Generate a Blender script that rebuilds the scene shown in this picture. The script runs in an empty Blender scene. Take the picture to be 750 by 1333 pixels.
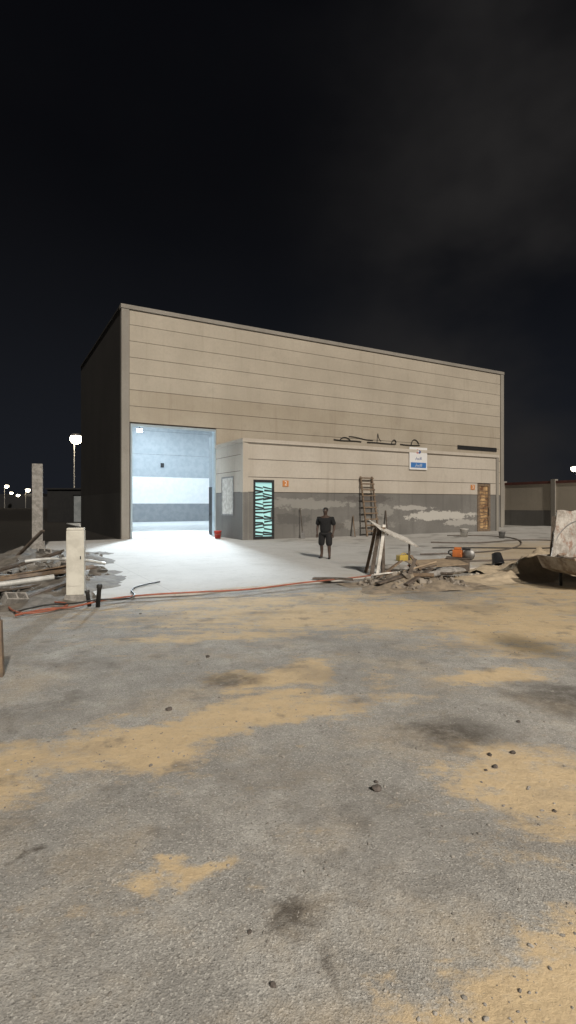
import bpy, bmesh, math, random
from mathutils import Vector, Matrix, noise, Euler
random.seed(7)
S=bpy.context.scene
COL=S.collection
# ------------------------------------------------------------ materials
def newmat(name):
    m=bpy.data.materials.new(name); m.use_nodes=True
    nt=m.node_tree; b=nt.nodes["Principled BSDF"]
    return m,nt,b
def N(nt,t,**k):
    n=nt.nodes.new(t)
    for a,v in k.items(): setattr(n,a,v)
    return n
def mixc(nt,fac,a,b,blend='MIX'):
    n=nt.nodes.new('ShaderNodeMix'); n.data_type='RGBA'; n.blend_type=blend
    for s,v in ((n.inputs[0],fac),(n.inputs[6],a),(n.inputs[7],b)):
        if hasattr(v,'links') or hasattr(v,'is_linked'): nt.links.new(v,s)
        else: s.default_value = v if not isinstance(v,tuple) else (v[0],v[1],v[2],1)
    return n.outputs[2]
def math_(nt,op,a,b=None,c=None,clamp=False):
    n=nt.nodes.new('ShaderNodeMath'); n.operation=op; n.use_clamp=clamp
    for i,v in enumerate((a,b,c)):
        if v is None: continue
        if isinstance(v,(int,float)): n.inputs[i].default_value=v
        else: nt.links.new(v,n.inputs[i])
    return n.outputs[0]
def ramp(nt,v,a,b,lo=0.0,hi=1.0):
    n=nt.nodes.new('ShaderNodeMapRange'); n.interpolation_type='SMOOTHSTEP'
    nt.links.new(v,n.inputs[0])
    n.inputs[1].default_value=a;n.inputs[2].default_value=b;n.inputs[3].default_value=lo;n.inputs[4].default_value=hi
    return n.outputs[0]
def noi(nt,vec,scale,detail=4,rough=.6,mapscale=None,loc=None):
    if mapscale or loc:
        mp=N(nt,'ShaderNodeMapping')
        if mapscale: mp.inputs['Scale'].default_value=mapscale
        if loc: mp.inputs['Location'].default_value=loc
        nt.links.new(vec,mp.inputs[0]); vec=mp.outputs[0]
    n=N(nt,'ShaderNodeTexNoise'); n.inputs['Scale'].default_value=scale
    n.inputs['Detail'].default_value=detail; n.inputs['Roughness'].default_value=rough
    nt.links.new(vec,n.inputs['Vector']); return n.outputs[0]
def bump(nt,b,h,strength,dist):
    n=N(nt,'ShaderNodeBump'); n.inputs['Strength'].default_value=strength; n.inputs['Distance'].default_value=dist
    nt.links.new(h,n.inputs['Height']); nt.links.new(n.outputs[0],b.inputs['Normal'])
def objco(nt): return N(nt,'ShaderNodeTexCoord').outputs['Object']
def simple(name,c1,c2=None,scale=6,rough=.8,bs=.3,bd=.01,metal=0.0,lo=.35,hi=.65):
    m,nt,b=newmat(name)
    c2=c2 or tuple(x*.6 for x in c1)
    co=objco(nt); n=noi(nt,co,scale,5,.65)
    nt.links.new(mixc(nt,ramp(nt,n,lo,hi),c1,c2),b.inputs['Base Color'])
    b.inputs['Roughness'].default_value=rough; b.inputs['Metallic'].default_value=metal
    if bs>.15: bump(nt,b,noi(nt,co,scale*5,3,.6),bs,bd)
    return m
def emis(name,c,s):
    m,nt,b=newmat(name)
    b.inputs['Base Color'].default_value=(c[0],c[1],c[2],1)
    b.inputs['Emission Color'].default_value=(c[0],c[1],c[2],1); b.inputs['Emission Strength'].default_value=s
    return m
def wallmat(name,c1,c2,stain,stainamt=.5,patch=None,rough=.85,mott=.35):
    m,nt,b=newmat(name); co=objco(nt)
    big=ramp(nt,noi(nt,co,.35,3,.5),.3,.7)
    base=mixc(nt,big,c1,c2)
    st=noi(nt,co,1.0,5,.65,mapscale=(3.2,3.2,.22))
    base=mixc(nt,ramp(nt,st,.5,.8,0,stainamt),base,stain)
    fine=noi(nt,co,9,4,.7)
    base=mixc(nt,ramp(nt,fine,.35,.75,0,mott),base,tuple(x*.72 for x in c1))
    blot=noi(nt,co,1.3,4,.6,loc=(7,3,1))
    base=mixc(nt,ramp(nt,blot,.55,.75,0,.3),base,tuple(x*.75 for x in c2))
    if patch:
        pn=math_(nt,'MULTIPLY',math_(nt,'SUBTRACT',noi(nt,co,1.1,7,.78,mapscale=(1,1,1.8)),.5),3.6)
        for (cx,cz,sx,sz,colr,amt) in patch:
            mp=N(nt,'ShaderNodeMapping',vector_type='TEXTURE')
            mp.inputs['Location'].default_value=(cx,0,cz); mp.inputs['Scale'].default_value=(sx,1000,sz)
            nt.links.new(co,mp.inputs[0])
            ln=N(nt,'ShaderNodeVectorMath',operation='LENGTH'); nt.links.new(mp.outputs[0],ln.inputs[0])
            d=math_(nt,'ADD',ln.outputs['Value'],pn)
            w=ramp(nt,d,.72,.92,amt,0)
            base=mixc(nt,w,base,colr)
    nt.links.new(base,b.inputs['Base Color']); b.inputs['Roughness'].default_value=rough
    bump(nt,b,noi(nt,co,14,4,.7),.2,.012)
    return m

M_panel=wallmat('beige_precast_panel',(.51,.455,.375),(.44,.39,.32),(.34,.29,.225),.4)
M_panel2=wallmat('tan_precast_panel',(.47,.415,.335),(.40,.345,.27),(.30,.24,.18),.5)
M_annex=wallmat('annex_beige_panel',(.56,.51,.445),(.48,.43,.365),(.35,.295,.23),.45)
M_dado=wallmat('raw_cement_render',(.22,.212,.20),(.155,.148,.138),(.09,.084,.077),.7,
   patch=[(19.0,1.15,3.4,.33,(.56,.54,.50),.85),(16.6,1.65,1.8,.18,(.5,.48,.45),.7),(9.2,1.9,3.2,.35,(.34,.33,.305),.6),(21.3,.7,2.2,.25,(.45,.43,.4),.8),(13.2,.7,2.2,.35,(.31,.297,.275),.6),(8.2,1.0,1.3,.4,(.11,.105,.1),.8),(13.5,2.2,2,.25,(.11,.10,.095),.7),(14.6,1.5,.7,.4,(.30,.29,.27),.8),(10.8,.6,.9,.3,(.12,.11,.1),.8)],mott=.7)
M_trim=wallmat('grey_concrete_trim',(.33,.305,.27),(.27,.25,.22),(.2,.18,.155),.5)
M_side=wallmat('unlit_grey_side_panel',(.055,.05,.046),(.042,.039,.036),(.03,.027,.024),.5)  # shade on the side wall put into a darker panel colour
M_sidelow=wallmat('unlit_side_dado',(.08,.076,.07),(.06,.057,.053),(.04,.037,.034),.5)  # same for its dado: shade put into a darker render colour
M_joint=simple('dark_joint',(.12,.10,.085),rough=.9)
M_inwhite=simple('interior_white_paint',(.80,.81,.81),(.74,.76,.77),2,.6,.1)
M_inblue=simple('interior_blue_grey_paint',(.40,.44,.47),(.34,.385,.42),2,.6,.1)
M_ingrey=simple('interior_grey_dado',(.27,.285,.30),(.22,.24,.26),2,.7,.1)
M_infloor=simple('interior_floor',(.72,.74,.74),(.6,.62,.63),1.2,.35,.1)
M_roof=simple('roof_sheet',(.2,.2,.2),rough=.7)
M_alu=simple('pale_blue_metal_trim',(.45,.53,.58),(.4,.48,.53),3,.4,.1,metal=.3)
M_black=simple('black_metal',(.018,.018,.02),(.03,.03,.032),8,.5,.2)
M_rubber=simple('black_rubber',(.02,.02,.02),(.035,.033,.03),10,.6,.2)
M_wood=simple('weathered_timber',(.24,.17,.11),(.13,.095,.07),7,.85,.5)
M_woodlight=simple('pale_plywood',(.38,.29,.195),(.26,.20,.14),4,.8,.4)
M_darkwood=simple('dark_stained_timber',(.075,.06,.046),(.14,.11,.09),7,.85,.5)
M_whiteboard=simple('cement_white_board',(.70,.68,.64),(.48,.45,.41),5,.7,.3)
M_conc=simple('concrete_lump',(.36,.34,.315),(.22,.207,.19),7,.9,.7,.02)
M_concdark=simple('dusty_rubble',(.22,.205,.185),(.11,.102,.092),3,.9,.7,.02)
M_cream=simple('cream_plastic_cabinet',(.66,.64,.57),(.52,.50,.44),3,.55,.15)
M_pvc=simple('white_pvc',(.6,.6,.58),(.42,.42,.40),5,.4,.1)
M_red=simple('red_plastic',(.55,.05,.03),(.42,.04,.03),4,.45,.1)
M_hose=simple('orange_hose_rubber',(.38,.12,.07),(.24,.085,.055),4,.65,.2)
M_hosegrey=simple('dusty_hose_rubber',(.16,.13,.11),(.09,.08,.07),6,.7,.2)
M_orange=simple('orange_enamel',(.6,.18,.05),(.42,.13,.04),4,.45,.2)
M_yellow=simple('yellow_plastic',(.5,.36,.08),(.4,.29,.07),4,.5,.2)
M_steel=simple('dull_steel',(.3,.3,.3),(.2,.19,.18),5,.5,.3,metal=.6)
M_cyan=emis('cyan_lit_glass',(.36,.66,.66),.5)
M_lamp=emis('lamp_glow_warm',(1,.86,.62),30)
M_lampw=emis('lamp_glow_white',(.85,.94,1),60)
M_skin=simple('skin',(.07,.042,.03),(.06,.036,.026),12,.6,.1)
M_shirt=simple('black_cloth',(.008,.008,.009),(.013,.013,.014),20,.9,.3)
M_trou=simple('dark_shorts_cloth',(.010,.010,.012),(.016,.015,.015),20,.9,.3)
M_hair=simple('black_hair',(.012,.01,.01),(.02,.018,.016),30,.7,.5)
M_signwhite=simple('sign_white',(.8,.8,.8),(.75,.75,.76),3,.5,.05)
M_signblue=simple('sign_blue',(.06,.20,.52),(.05,.18,.47),3,.5,.05)
M_pink=simple('sign_red',(.6,.06,.09),(.55,.06,.09),3,.5,.05)
M_ink=simple('sign_ink',(.03,.08,.3),(.03,.08,.27),3,.5,.05)
M_numorange=simple('number_plate_orange',(.62,.25,.08),(.55,.22,.07),3,.5,.05)
M_white=simple('white_paint',(.8,.8,.78),(.75,.75,.72),3,.5,.05)

def splat():
    m,nt,b=newmat('cement_splattered_board'); co=objco(nt)
    n=ramp(nt,noi(nt,co,2.6,8,.78),.38,.6)
    base=mixc(nt,n,(.27,.24,.21),(.50,.47,.43))
    n2=ramp(nt,noi(nt,co,3,7,.75,loc=(3,3,3),mapscale=(1.6,1,.8)),.50,.62,0,.85)
    base=mixc(nt,n2,base,(.24,.13,.085))
    nt.links.new(base,b.inputs['Base Color'])
    bump(nt,b,noi(nt,co,12,6,.6),.8,.03); return m
M_splat=splat()

# ------------------------------------------------------------ mesh helpers
def addobj(name,me,parent=None,mat=None,mw=None):
    o=bpy.data.objects.new(name,me); COL.objects.link(o)
    if mat is not None and me is not None and not me.materials: me.materials.append(mat)
    if parent is not None: o.parent=parent
    if mw is not None:
        if parent is None: o.matrix_world=mw
        else: o.matrix_basis=mw
    return o
def empty(name,mw=None):
    o=bpy.data.objects.new(name,None); COL.objects.link(o); o.empty_display_size=.2
    if mw is not None: o.matrix_world=mw
    return o
def boxes(name,bl,mats,parent=None,mw=None,bev=0):
    bm=bmesh.new()
    for b in bl:
        x0,x1,y0,y1,z0,z1=b[:6]; mi=b[6] if len(b)>6 else 0
        vs=[bm.verts.new(p) for p in ((x0,y0,z0),(x1,y0,z0),(x1,y1,z0),(x0,y1,z0),(x0,y0,z1),(x1,y0,z1),(x1,y1,z1),(x0,y1,z1))]
        for f in ((3,2,1,0),(4,5,6,7),(0,1,5,4),(1,2,6,5),(2,3,7,6),(3,0,4,7)):
            fc=bm.faces.new([vs[i] for i in f]); fc.material_index=mi
    if bev>0: bmesh.ops.bevel(bm,geom=bm.edges[:],offset=bev,segments=2,affect='EDGES',profile=.6)
    me=bpy.data.meshes.new(name); bm.to_mesh(me); bm.free()
    for m in (mats if isinstance(mats,(list,tuple)) else [mats]): me.materials.append(m)
    return addobj(name,me,parent,None,mw)
def lathe(name,prof,mat,parent=None,mw=None,seg=20,caps=True):
    vs=[];fs=[]
    for r,z in prof:
        for i in range(seg):
            a=2*math.pi*i/seg; vs.append((r*math.cos(a),r*math.sin(a),z))
    for j in range(len(prof)-1):
        for i in range(seg):
            k=(i+1)%seg; fs.append((j*seg+i,j*seg+k,(j+1)*seg+k,(j+1)*seg+i))
    if caps:
        fs.append(tuple(reversed(range(seg)))); fs.append(tuple((len(prof)-1)*seg+i for i in range(seg)))
    me=bpy.data.meshes.new(name); me.from_pydata(vs,[],fs)
    for p in me.polygons: p.use_smooth=len(p.vertices)==4
    return addobj(name,me,parent,mat,mw)
def frozen(o):
    dg=bpy.context.evaluated_depsgraph_get(); dg.update()
    return bpy.data.meshes.new_from_object(o.evaluated_get(dg))
def tube(name,pts,r,mat,parent=None,cyclic=False):
    cu=bpy.data.curves.new(name,'CURVE'); cu.dimensions='3D'
    sp=cu.splines.new('NURBS'); sp.points.add(len(pts)-1)
    for i,p in enumerate(pts): sp.points[i].co=(p[0],p[1],p[2],1)
    sp.order_u=min(4,len(pts)); sp.use_endpoint_u=True; sp.resolution_u=6; sp.use_cyclic_u=cyclic
    cu.bevel_depth=r; cu.bevel_resolution=3; cu.use_fill_caps=True
    t=bpy.data.objects.new('tmp',cu); COL.objects.link(t)
    me=frozen(t); bpy.data.objects.remove(t); me.name=name
    me.materials.clear(); me.materials.append(mat)
    for p in me.polygons: p.use_smooth=True
    return addobj(name,me,parent)
def plankmesh(L,w,t,seed=0,rag=.02):
    rnd=random.Random(seed); n=8; vs=[];fs=[]
    for i in range(n+1):
        x=L*i/n; b=.012*L*math.sin(i/n*3.1+seed)
        jx=[0]*4
        if i in(0,n): jx=[rnd.uniform(-rag,rag) for _ in range(4)]
        ww=w*(1+.04*rnd.uniform(-1,1))
        for k,(sy,sz) in enumerate(((-1,-1),(1,-1),(1,1),(-1,1))):
            vs.append((x+jx[k],sy*ww/2,sz*t/2+b))
    for i in range(n):
        for k in range(4):
            a=i*4+k;b_=i*4+(k+1)%4; fs.append((a,a+4,b_+4,b_))
    fs.append((0,1,2,3)); fs.append((n*4+3,n*4+2,n*4+1,n*4))
    me=bpy.data.meshes.new('plank'); me.from_pydata(vs,[],fs); me.update(); return me
def orient(p0,p1,roll=0):
    p0=Vector(p0);p1=Vector(p1);d=(p1-p0).normalized()
    up=Vector((0,0,1)) if abs(d.z)<.97 else Vector((0,1,0))
    y=up.cross(d).normalized(); z=d.cross(y)
    R=Matrix((d,y,z)).transposed().to_4x4()
    return Matrix.Translation(p0)@R@Matrix.Rotation(roll,4,'X')
def plank(name,p0,p1,w,t,mat,parent=None,roll=0,seed=0,rag=.02):
    L=(Vector(p1)-Vector(p0)).length
    return addobj(name,plankmesh(L,w,t,seed,rag),parent,mat,orient(p0,p1,roll))
def rockmesh(r,seed,flat=.7,sub=2,amp=.35):
    bm=bmesh.new(); bmesh.ops.create_icosphere(bm,subdivisions=sub,radius=1)
    for v in bm.verts:
        k=1+amp*noise.noise(v.co*1.3+Vector((seed*3.1,seed,0)))+.5*amp*noise.noise(v.co*3+Vector((seed,0,seed)))
        v.co=Vector((v.co.x*k*r,v.co.y*k*r*.85,max(v.co.z*k*r*flat,-r*flat*.5)))
    me=bpy.data.meshes.new('rock'); bm.to_mesh(me); bm.free(); return me
def tag(o,label,cat,group=None,kind=None):
    o["label"]=label;o["category"]=cat
    if group:o["group"]=group
    if kind:o["kind"]=kind
    return o
def textmesh(name,body,size,mat,parent,mw,extr=.004):
    cu=bpy.data.curves.new(name,'FONT'); cu.body=body; cu.size=size; cu.align_x='CENTER'; cu.align_y='CENTER'; cu.extrude=extr
    t=bpy.data.objects.new('tmp',cu); COL.objects.link(t); me=frozen(t); bpy.data.objects.remove(t)
    me.materials.clear(); me.materials.append(mat)
    return addobj(name,me,parent,None,mw)
def T(x,y,z): return Matrix.Translation((x,y,z))
def RX(a): return Matrix.Rotation(a,4,'X')
def RZ(a): return Matrix.Rotation(a,4,'Z')

# ------------------------------------------------------------ ground
def groundmat():
    m,nt,b=newmat('worn_asphalt_and_sand')
    pos=N(nt,'ShaderNodeNewGeometry').outputs['Position']
    def distort(v,scale,amt,det=5):
        n=N(nt,'ShaderNodeTexNoise'); n.inputs['Scale'].default_value=scale; n.inputs['Detail'].default_value=det; n.inputs['Roughness'].default_value=.62
        nt.links.new(v,n.inputs['Vector'])
        s=N(nt,'ShaderNodeVectorMath',operation='SUBTRACT'); nt.links.new(n.outputs['Color'],s.inputs[0]); s.inputs[1].default_value=(.5,.5,.5)
        k=N(nt,'ShaderNodeVectorMath',operation='SCALE'); nt.links.new(s.outputs[0],k.inputs[0]); k.inputs['Scale'].default_value=amt
        a=N(nt,'ShaderNodeVectorMath',operation='ADD'); nt.links.new(pos,a.inputs[0]); nt.links.new(k.outputs[0],a.inputs[1])
        return a.outputs[0]
    dp=distort(pos,.9,2.0,6); dps=distort(pos,2.6,.65,5)
    def ell(v,cx,cy,sx,sy,rot,e0=.2,e1=1.6,amt=1):
        mp=N(nt,'ShaderNodeMapping',vector_type='TEXTURE')
        mp.inputs['Location'].default_value=(cx,cy,0); mp.inputs['Rotation'].default_value=(0,0,math.radians(rot)); mp.inputs['Scale'].default_value=(sx,sy,1)
        nt.links.new(v,mp.inputs[0])
        mm=N(nt,'ShaderNodeVectorMath',operation='MULTIPLY'); nt.links.new(mp.outputs[0],mm.inputs[0]); mm.inputs[1].default_value=(1,1,0)
        ln=N(nt,'ShaderNodeVectorMath',operation='LENGTH'); nt.links.new(mm.outputs[0],ln.inputs[0])
        return ramp(nt,ln.outputs['Value'],e0,e1,amt,0)
    def chain(items):
        r=None
        for it in items:
            r=it if r is None else math_(nt,'MAXIMUM',r,it)
        return r
    sand=chain([ell(dp,-.9,4.45,2.3,.5,27),ell(dp,-.1,5.9,.9,.45,30),ell(dp,2.3,9.2,5.6,1.4,5,amt=.95),ell(dp,4.2,8.0,2.6,1.5,0,amt=.95),
        ell(dp,-2.9,3.7,1.2,.5,10),
        ell(dps,1.75,3.6,.75,.62,0),ell(dps,-.53,2.72,.28,.14,15),ell(dps,.95,2.02,.85,.27,28),ell(dps,2.3,5.9,.7,.3,10),
        ell(dp,8,12,5,2.5,20),ell(dp,-.6,10.3,3.4,.7,18,amt=.8),ell(dps,-1.0,7.6,1.6,.35,12,amt=.8)])
    stain=chain([ell(dps,-.62,5.75,.42,.28,10,.3,1.3,.8),ell(dps,1.36,4.4,.42,.34,0,.3,1.3,.9),ell(dps,2.75,5.2,.6,.55,0,.3,1.3,.8),
        ell(dps,.06,2.42,.13,.12,0,.4,1.3,.9),ell(dps,-1.45,2.87,.08,.07,0,.4,1.3,.9),ell(dps,.2,2.13,.05,.12,0,.4,1.3,.6),ell(dps,-2.4,6.3,.5,.3,0,.3,1.3,.4),
        ell(dps,-.3,9.3,.8,.2,10,.3,1.3,.3)])
    nbig=noi(nt,pos,.55,5,.6); big=ramp(nt,nbig,.32,.68)
    nmid=noi(nt,pos,2.6,7,.74); mid=ramp(nt,nmid,.32,.66)
    asp=mixc(nt,big,(.285,.278,.262),(.42,.41,.385))
    asp=mixc(nt,math_(nt,'MULTIPLY',mid,.65),asp,(.20,.194,.182))
    vo=N(nt,'ShaderNodeTexVoronoi'); vo.inputs['Scale'].default_value=115; nt.links.new(pos,vo.inputs['Vector'])
    sep=N(nt,'ShaderNodeSeparateColor'); nt.links.new(vo.outputs['Color'],sep.inputs[0])
    asp=mixc(nt,ramp(nt,sep.outputs[0],.74,.96,0,.4),asp,(.62,.605,.57))
    asp=mixc(nt,ramp(nt,sep.outputs[1],.77,.96,0,.5),asp,(.12,.116,.108))
    nf=noi(nt,pos,30,5,.8)
    asp=mixc(nt,ramp(nt,nf,.53,.70,0,.5),asp,(.145,.139,.13))
    vc=N(nt,'ShaderNodeTexVoronoi',feature='DISTANCE_TO_EDGE'); vc.inputs['Scale'].default_value=.7; nt.links.new(dps,vc.inputs['Vector'])
    crk=ramp(nt,vc.outputs['Distance'],0,.014,1,0)
    crk=math_(nt,'MULTIPLY',crk,ramp(nt,nbig,.5,.6))
    asp=mixc(nt,math_(nt,'MULTIPLY',crk,.4),asp,(.12,.11,.10))
    edge=noi(nt,pos,7,7,.78)
    streak=noi(nt,pos,1.5,7,.72,mapscale=(.7,2.2,1),loc=(3,3,0))
    sandc=mixc(nt,ramp(nt,edge,.3,.7),(.60,.465,.285),(.49,.38,.24))
    sandc=mixc(nt,ramp(nt,nf,.5,.7,0,.4),sandc,(.33,.26,.175))
    e2=math_(nt,'SUBTRACT',math_(nt,'ADD',math_(nt,'ADD',math_(nt,'MULTIPLY',edge,.8),math_(nt,'MULTIPLY',nmid,.7)),math_(nt,'MULTIPLY',streak,1.1)),1.30)
    sw=ramp(nt,math_(nt,'ADD',sand,math_(nt,'MULTIPLY',e2,1.9)),.18,.95,0,.95)
    dust=ramp(nt,math_(nt,'ADD',noi(nt,pos,.9,7,.7,loc=(9,2,0)),math_(nt,'MULTIPLY',e2,.14)),.46,.70,0,.3)
    w=math_(nt,'MAXIMUM',sw,dust)
    col=mixc(nt,w,asp,sandc)
    col=mixc(nt,math_(nt,'MULTIPLY',stain,ramp(nt,edge,.3,.6,.4,1)),col,(.085,.074,.063))
    small=ramp(nt,noi(nt,pos,2.0,6,.65,loc=(1,7,0)),.56,.69,0,.55)
    col=mixc(nt,small,col,(.14,.13,.117))
    broad=ramp(nt,noi(nt,pos,.75,6,.62,loc=(12,4,0)),.5,.68,0,.4)
    col=mixc(nt,broad,col,(.16,.15,.138))
    dk=chain([ell(dp,-26.5,28,18,21,0,.9,1.05,.97),ell(dp,-60,60,48,48,0,.9,1.02,.97)])  # unlit ground left of the slab: its darkness is put into the colour
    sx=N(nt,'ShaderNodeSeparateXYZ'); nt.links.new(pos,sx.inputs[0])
    far=ramp(nt,sx.outputs[1],48,60)  # night darkness of the far ground, also put into the colour
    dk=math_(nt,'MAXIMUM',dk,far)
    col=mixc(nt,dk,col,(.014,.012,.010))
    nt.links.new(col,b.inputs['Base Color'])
    b.inputs['Roughness'].default_value=.93
    b.inputs['Specular IOR Level'].default_value=.25
    h=math_(nt,'ADD',edge,math_(nt,'MULTIPLY',vo.outputs['Distance'],math_(nt,'SUBTRACT',.2,math_(nt,'MULTIPLY',w,.19))))
    h=math_(nt,'ADD',h,math_(nt,'MULTIPLY',nf,.4))
    bump(nt,b,h,.65,.024)
    return m
def axis(fine0,fine1,step,far,growth=1.35):
    a=[];x=fine0
    while x<=fine1: a.append(x); x+=step
    s=step;x=a[-1]
    while x<far: s*=growth;x+=s;a.append(x)
    s=step;x=a[0];pre=[]
    while x>-far: s*=growth;x-=s;pre.append(x)
    return pre[::-1]+a
xs=axis(-7,9,.12,700); ys=axis(1,18,.12,700)
def gz(x,y):
    a=1 if (-10<x<12 and -2<y<22) else 0
    z=.022*noise.noise(Vector((x*.5,y*.5,0)))+.012*noise.noise(Vector((x*1.7,y*1.7,3)))+.006*noise.noise(Vector((x*4,y*4,7)))
    return z*a-.005
vs=[(x,y,gz(x,y)) for y in ys for x in xs]; nx=len(xs)
fs=[(j*nx+i,j*nx+i+1,(j+1)*nx+i+1,(j+1)*nx+i) for j in range(len(ys)-1) for i in range(nx-1)]
me=bpy.data.meshes.new('ground'); me.from_pydata(vs,[],fs)
for p in me.polygons: p.use_smooth=True
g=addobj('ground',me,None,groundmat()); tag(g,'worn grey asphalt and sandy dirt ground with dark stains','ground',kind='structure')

# ------------------------------------------------------------ building frame
ANG=math.radians(29.2)
BM=T(-8.77,27.9,0)@RZ(ANG)
def L(x,y,z): return BM@Vector((x,y,z))

def slabmat():
    m,nt,b=newmat('poured_concrete_slab'); co=objco(nt)
    sx=N(nt,'ShaderNodeSeparateXYZ'); nt.links.new(co,sx.inputs[0])
    n8=noi(nt,co,.8,5,.6,loc=(4,1,0)); n4=noi(nt,co,.4,5,.6); n14=noi(nt,co,12,4,.7)
    base=mixc(nt,ramp(nt,n4,.3,.7),(.50,.49,.47),(.45,.44,.42))
    rt=ramp(nt,sx.outputs[0],3.5,9)
    base=mixc(nt,math_(nt,'MULTIPLY',ramp(nt,noi(nt,co,1.6,6,.72),.48,.72,0,.5),ramp(nt,rt,0,1,.45,1)),base,(.30,.285,.265))
    wet=ramp(nt,n8,.52,.66,0,.65)
    base=mixc(nt,math_(nt,'MULTIPLY',wet,ramp(nt,rt,0,1,.08,1)),base,(.16,.15,.14))
    sc=noi(nt,co,3.5,6,.75,loc=(2,8,0))
    base=mixc(nt,ramp(nt,sc,.56,.68,0,.35),base,(.26,.245,.23))
    e=math_(nt,'ADD',math_(nt,'MULTIPLY',sx.outputs[1],-1),math_(nt,'MULTIPLY',noi(nt,co,.7,7,.72),7))
    xr=ramp(nt,sx.outputs[0],3.5,14,0,7)
    base=mixc(nt,ramp(nt,math_(nt,'ADD',e,xr),20.6,24.6,0,.8),base,(.52,.41,.27))
    base=mixc(nt,ramp(nt,n14,.52,.72,0,.35),base,(.28,.265,.245))
    for ax_ in (0,1):
        v=math_(nt,'FRACT',math_(nt,'MULTIPLY',sx.outputs[ax_],.19))
        base=mixc(nt,ramp(nt,math_(nt,'ABSOLUTE',math_(nt,'SUBTRACT',v,.5)),.0,.004,.35,0),base,(.16,.15,.14))
    nt.links.new(base,b.inputs['Base Color'])
    nt.links.new(math_(nt,'SUBTRACT',.9,math_(nt,'MULTIPLY',wet,math_(nt,'MULTIPLY',rt,.6))),b.inputs['Roughness'])
    b.inputs['Specular IOR Level'].default_value=.3
    bump(nt,b,n14,.4,.018); return m
outl=[]
xx=-4.1
while xx<40: outl.append((xx,-17.8+.12*noise.noise(Vector((xx*1.1,0,0)))+.25*noise.noise(Vector((xx*.25,5,0))))); xx+=.25
outl+= [(40,-.05),(-4.1,-.05)]
yy=-.3
while yy>-17.6: outl.append((-4.1+.1*noise.noise(Vector((0,yy*1.3,2))),yy)); yy-=.3
bm=bmesh.new()
top=[bm.verts.new((a,b_,.05)) for a,b_ in outl]; bot=[bm.verts.new((a,b_,-.15)) for a,b_ in outl]; n=len(outl)
bm.faces.new(top)
for i in range(n):
    bm.faces.new((top[i],bot[i],bot[(i+1)%n],top[(i+1)%n]))
bmesh.ops.triangulate(bm,faces=[f for f in bm.faces if len(f.verts)>4])
bmesh.ops.recalc_face_normals(bm,faces=bm.faces[:])
me=bpy.data.meshes.new('concrete_pavement'); bm.to_mesh(me); bm.free()
sl=addobj('concrete_pavement',me,None,slabmat(),BM); tag(sl,'pale poured concrete apron in front of the warehouse','pavement',kind='structure')

# warehouse
W=empty('warehouse',BM); tag(W,'large beige panelled concrete warehouse with lit open bay','warehouse')
H=12.4; FW=29.7; AX0,AX1,AD,AH=5.29,24.44,3.83,5.24
DX0,DX1,DH=.5,5.27,6.1
D0=14.5
boxes('facade_wall',[(.01,DX0,.0,.25,0,12.3),(DX1,FW-.01,.0,.25,0,12.3),(DX0,DX1,.0,.25,DH,12.3)],[M_joint],W)
pl=[]
zs=[6.24+.86*i for i in range(7)]+[12.18]
for i in range(len(zs)-1):
    mi=1 if i<2 else 0
    pl.append((.41,FW-.36,-.06,-.001,zs[i]+.012,zs[i+1]-.012,mi))
pl.append((AX0+.01,FW-.36,-.055,-.001,5.30,6.228,1))
pl+= [(AX1+.02,FW-.36,-.06,-.001,2.6,3.5,0),(AX1+.02,FW-.36,-.06,-.001,3.53,4.4,0),(AX1+.02,FW-.36,-.06,-.001,4.43,5.27,0),(AX1+.02,FW-.36,-.05,-.001,0,2.57,2)]
boxes('facade_panel',pl,[M_panel,M_panel2,M_dado],W)
boxes('pilaster',[(-.02,.39,-.12,.26,0,12.18),],[M_trim],W,bev=.012)
boxes('pilaster',[(FW-.34,FW+.02,-.12,.26,0,12.18)],[M_trim],W,bev=.012)
boxes('coping',[(-.05,FW+.05,-.14,.3,12.2,12.42)],[M_trim],W,bev=.015)
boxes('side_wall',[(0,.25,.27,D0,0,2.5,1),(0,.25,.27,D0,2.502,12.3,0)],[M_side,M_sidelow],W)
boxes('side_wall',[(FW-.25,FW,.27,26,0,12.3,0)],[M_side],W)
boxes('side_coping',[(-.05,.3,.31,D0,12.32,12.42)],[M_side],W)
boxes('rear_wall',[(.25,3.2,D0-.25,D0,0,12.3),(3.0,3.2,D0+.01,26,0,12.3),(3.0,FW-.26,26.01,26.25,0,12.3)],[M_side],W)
boxes('roof',[(.26,FW-.26,.27,D0,11.8,12.0),(3.21,FW-.26,D0+.01,26,11.8,12.0)],[M_roof],W)
boxes('interior_wall',[(3.21,FW-.27,25.9,26,0,1.93,2),(3.21,FW-.27,25.92,26,1.935,4.7,0),(3.21,FW-.27,25.9,26,4.705,7.0,1),(3.21,FW-.27,25.92,26,7.02,9.4,1),(3.21,FW-.27,25.9,26,9.42,11.79,1),
   (3.21,3.26,D0+.01,25.88,0,11.7,0),(.26,.31,.3,D0-.26,0,11.7,0)],[M_inwhite,M_inblue,M_ingrey],W)
boxes('interior_floor',[(.26,FW-.26,.0,25.88,-.1,.058)],[M_infloor],W)
boxes('door_threshold',[(DX0,DX1,-.35,-.002,-.1,.064)],[M_conc],W)
boxes('electrical_box',[(9.35,9.7,25.8,25.895,5.7,6.15)],[M_black],W,bev=.02)
P=boxes('interior_partition',[(5.45,5.6,.27,1.5,0,5.9)],[M_inblue],W)
boxes('door_leaf',[(5.38,5.44,.35,1.35,.08,2.9),(5.35,5.38,1.15,1.22,1.2,1.35)],[M_black],P)
boxes('bay_door_frame',[(DX0-.05,DX0+.05,-.1,-.002,.06,DH+.06),(DX1-.09,DX1-.0,-.1,-.002,.06,DH+.06),(DX0+.052,DX1-.092,-.1,-.002,DH-.06,DH+.06)],[M_alu],W,bev=.005)
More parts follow.
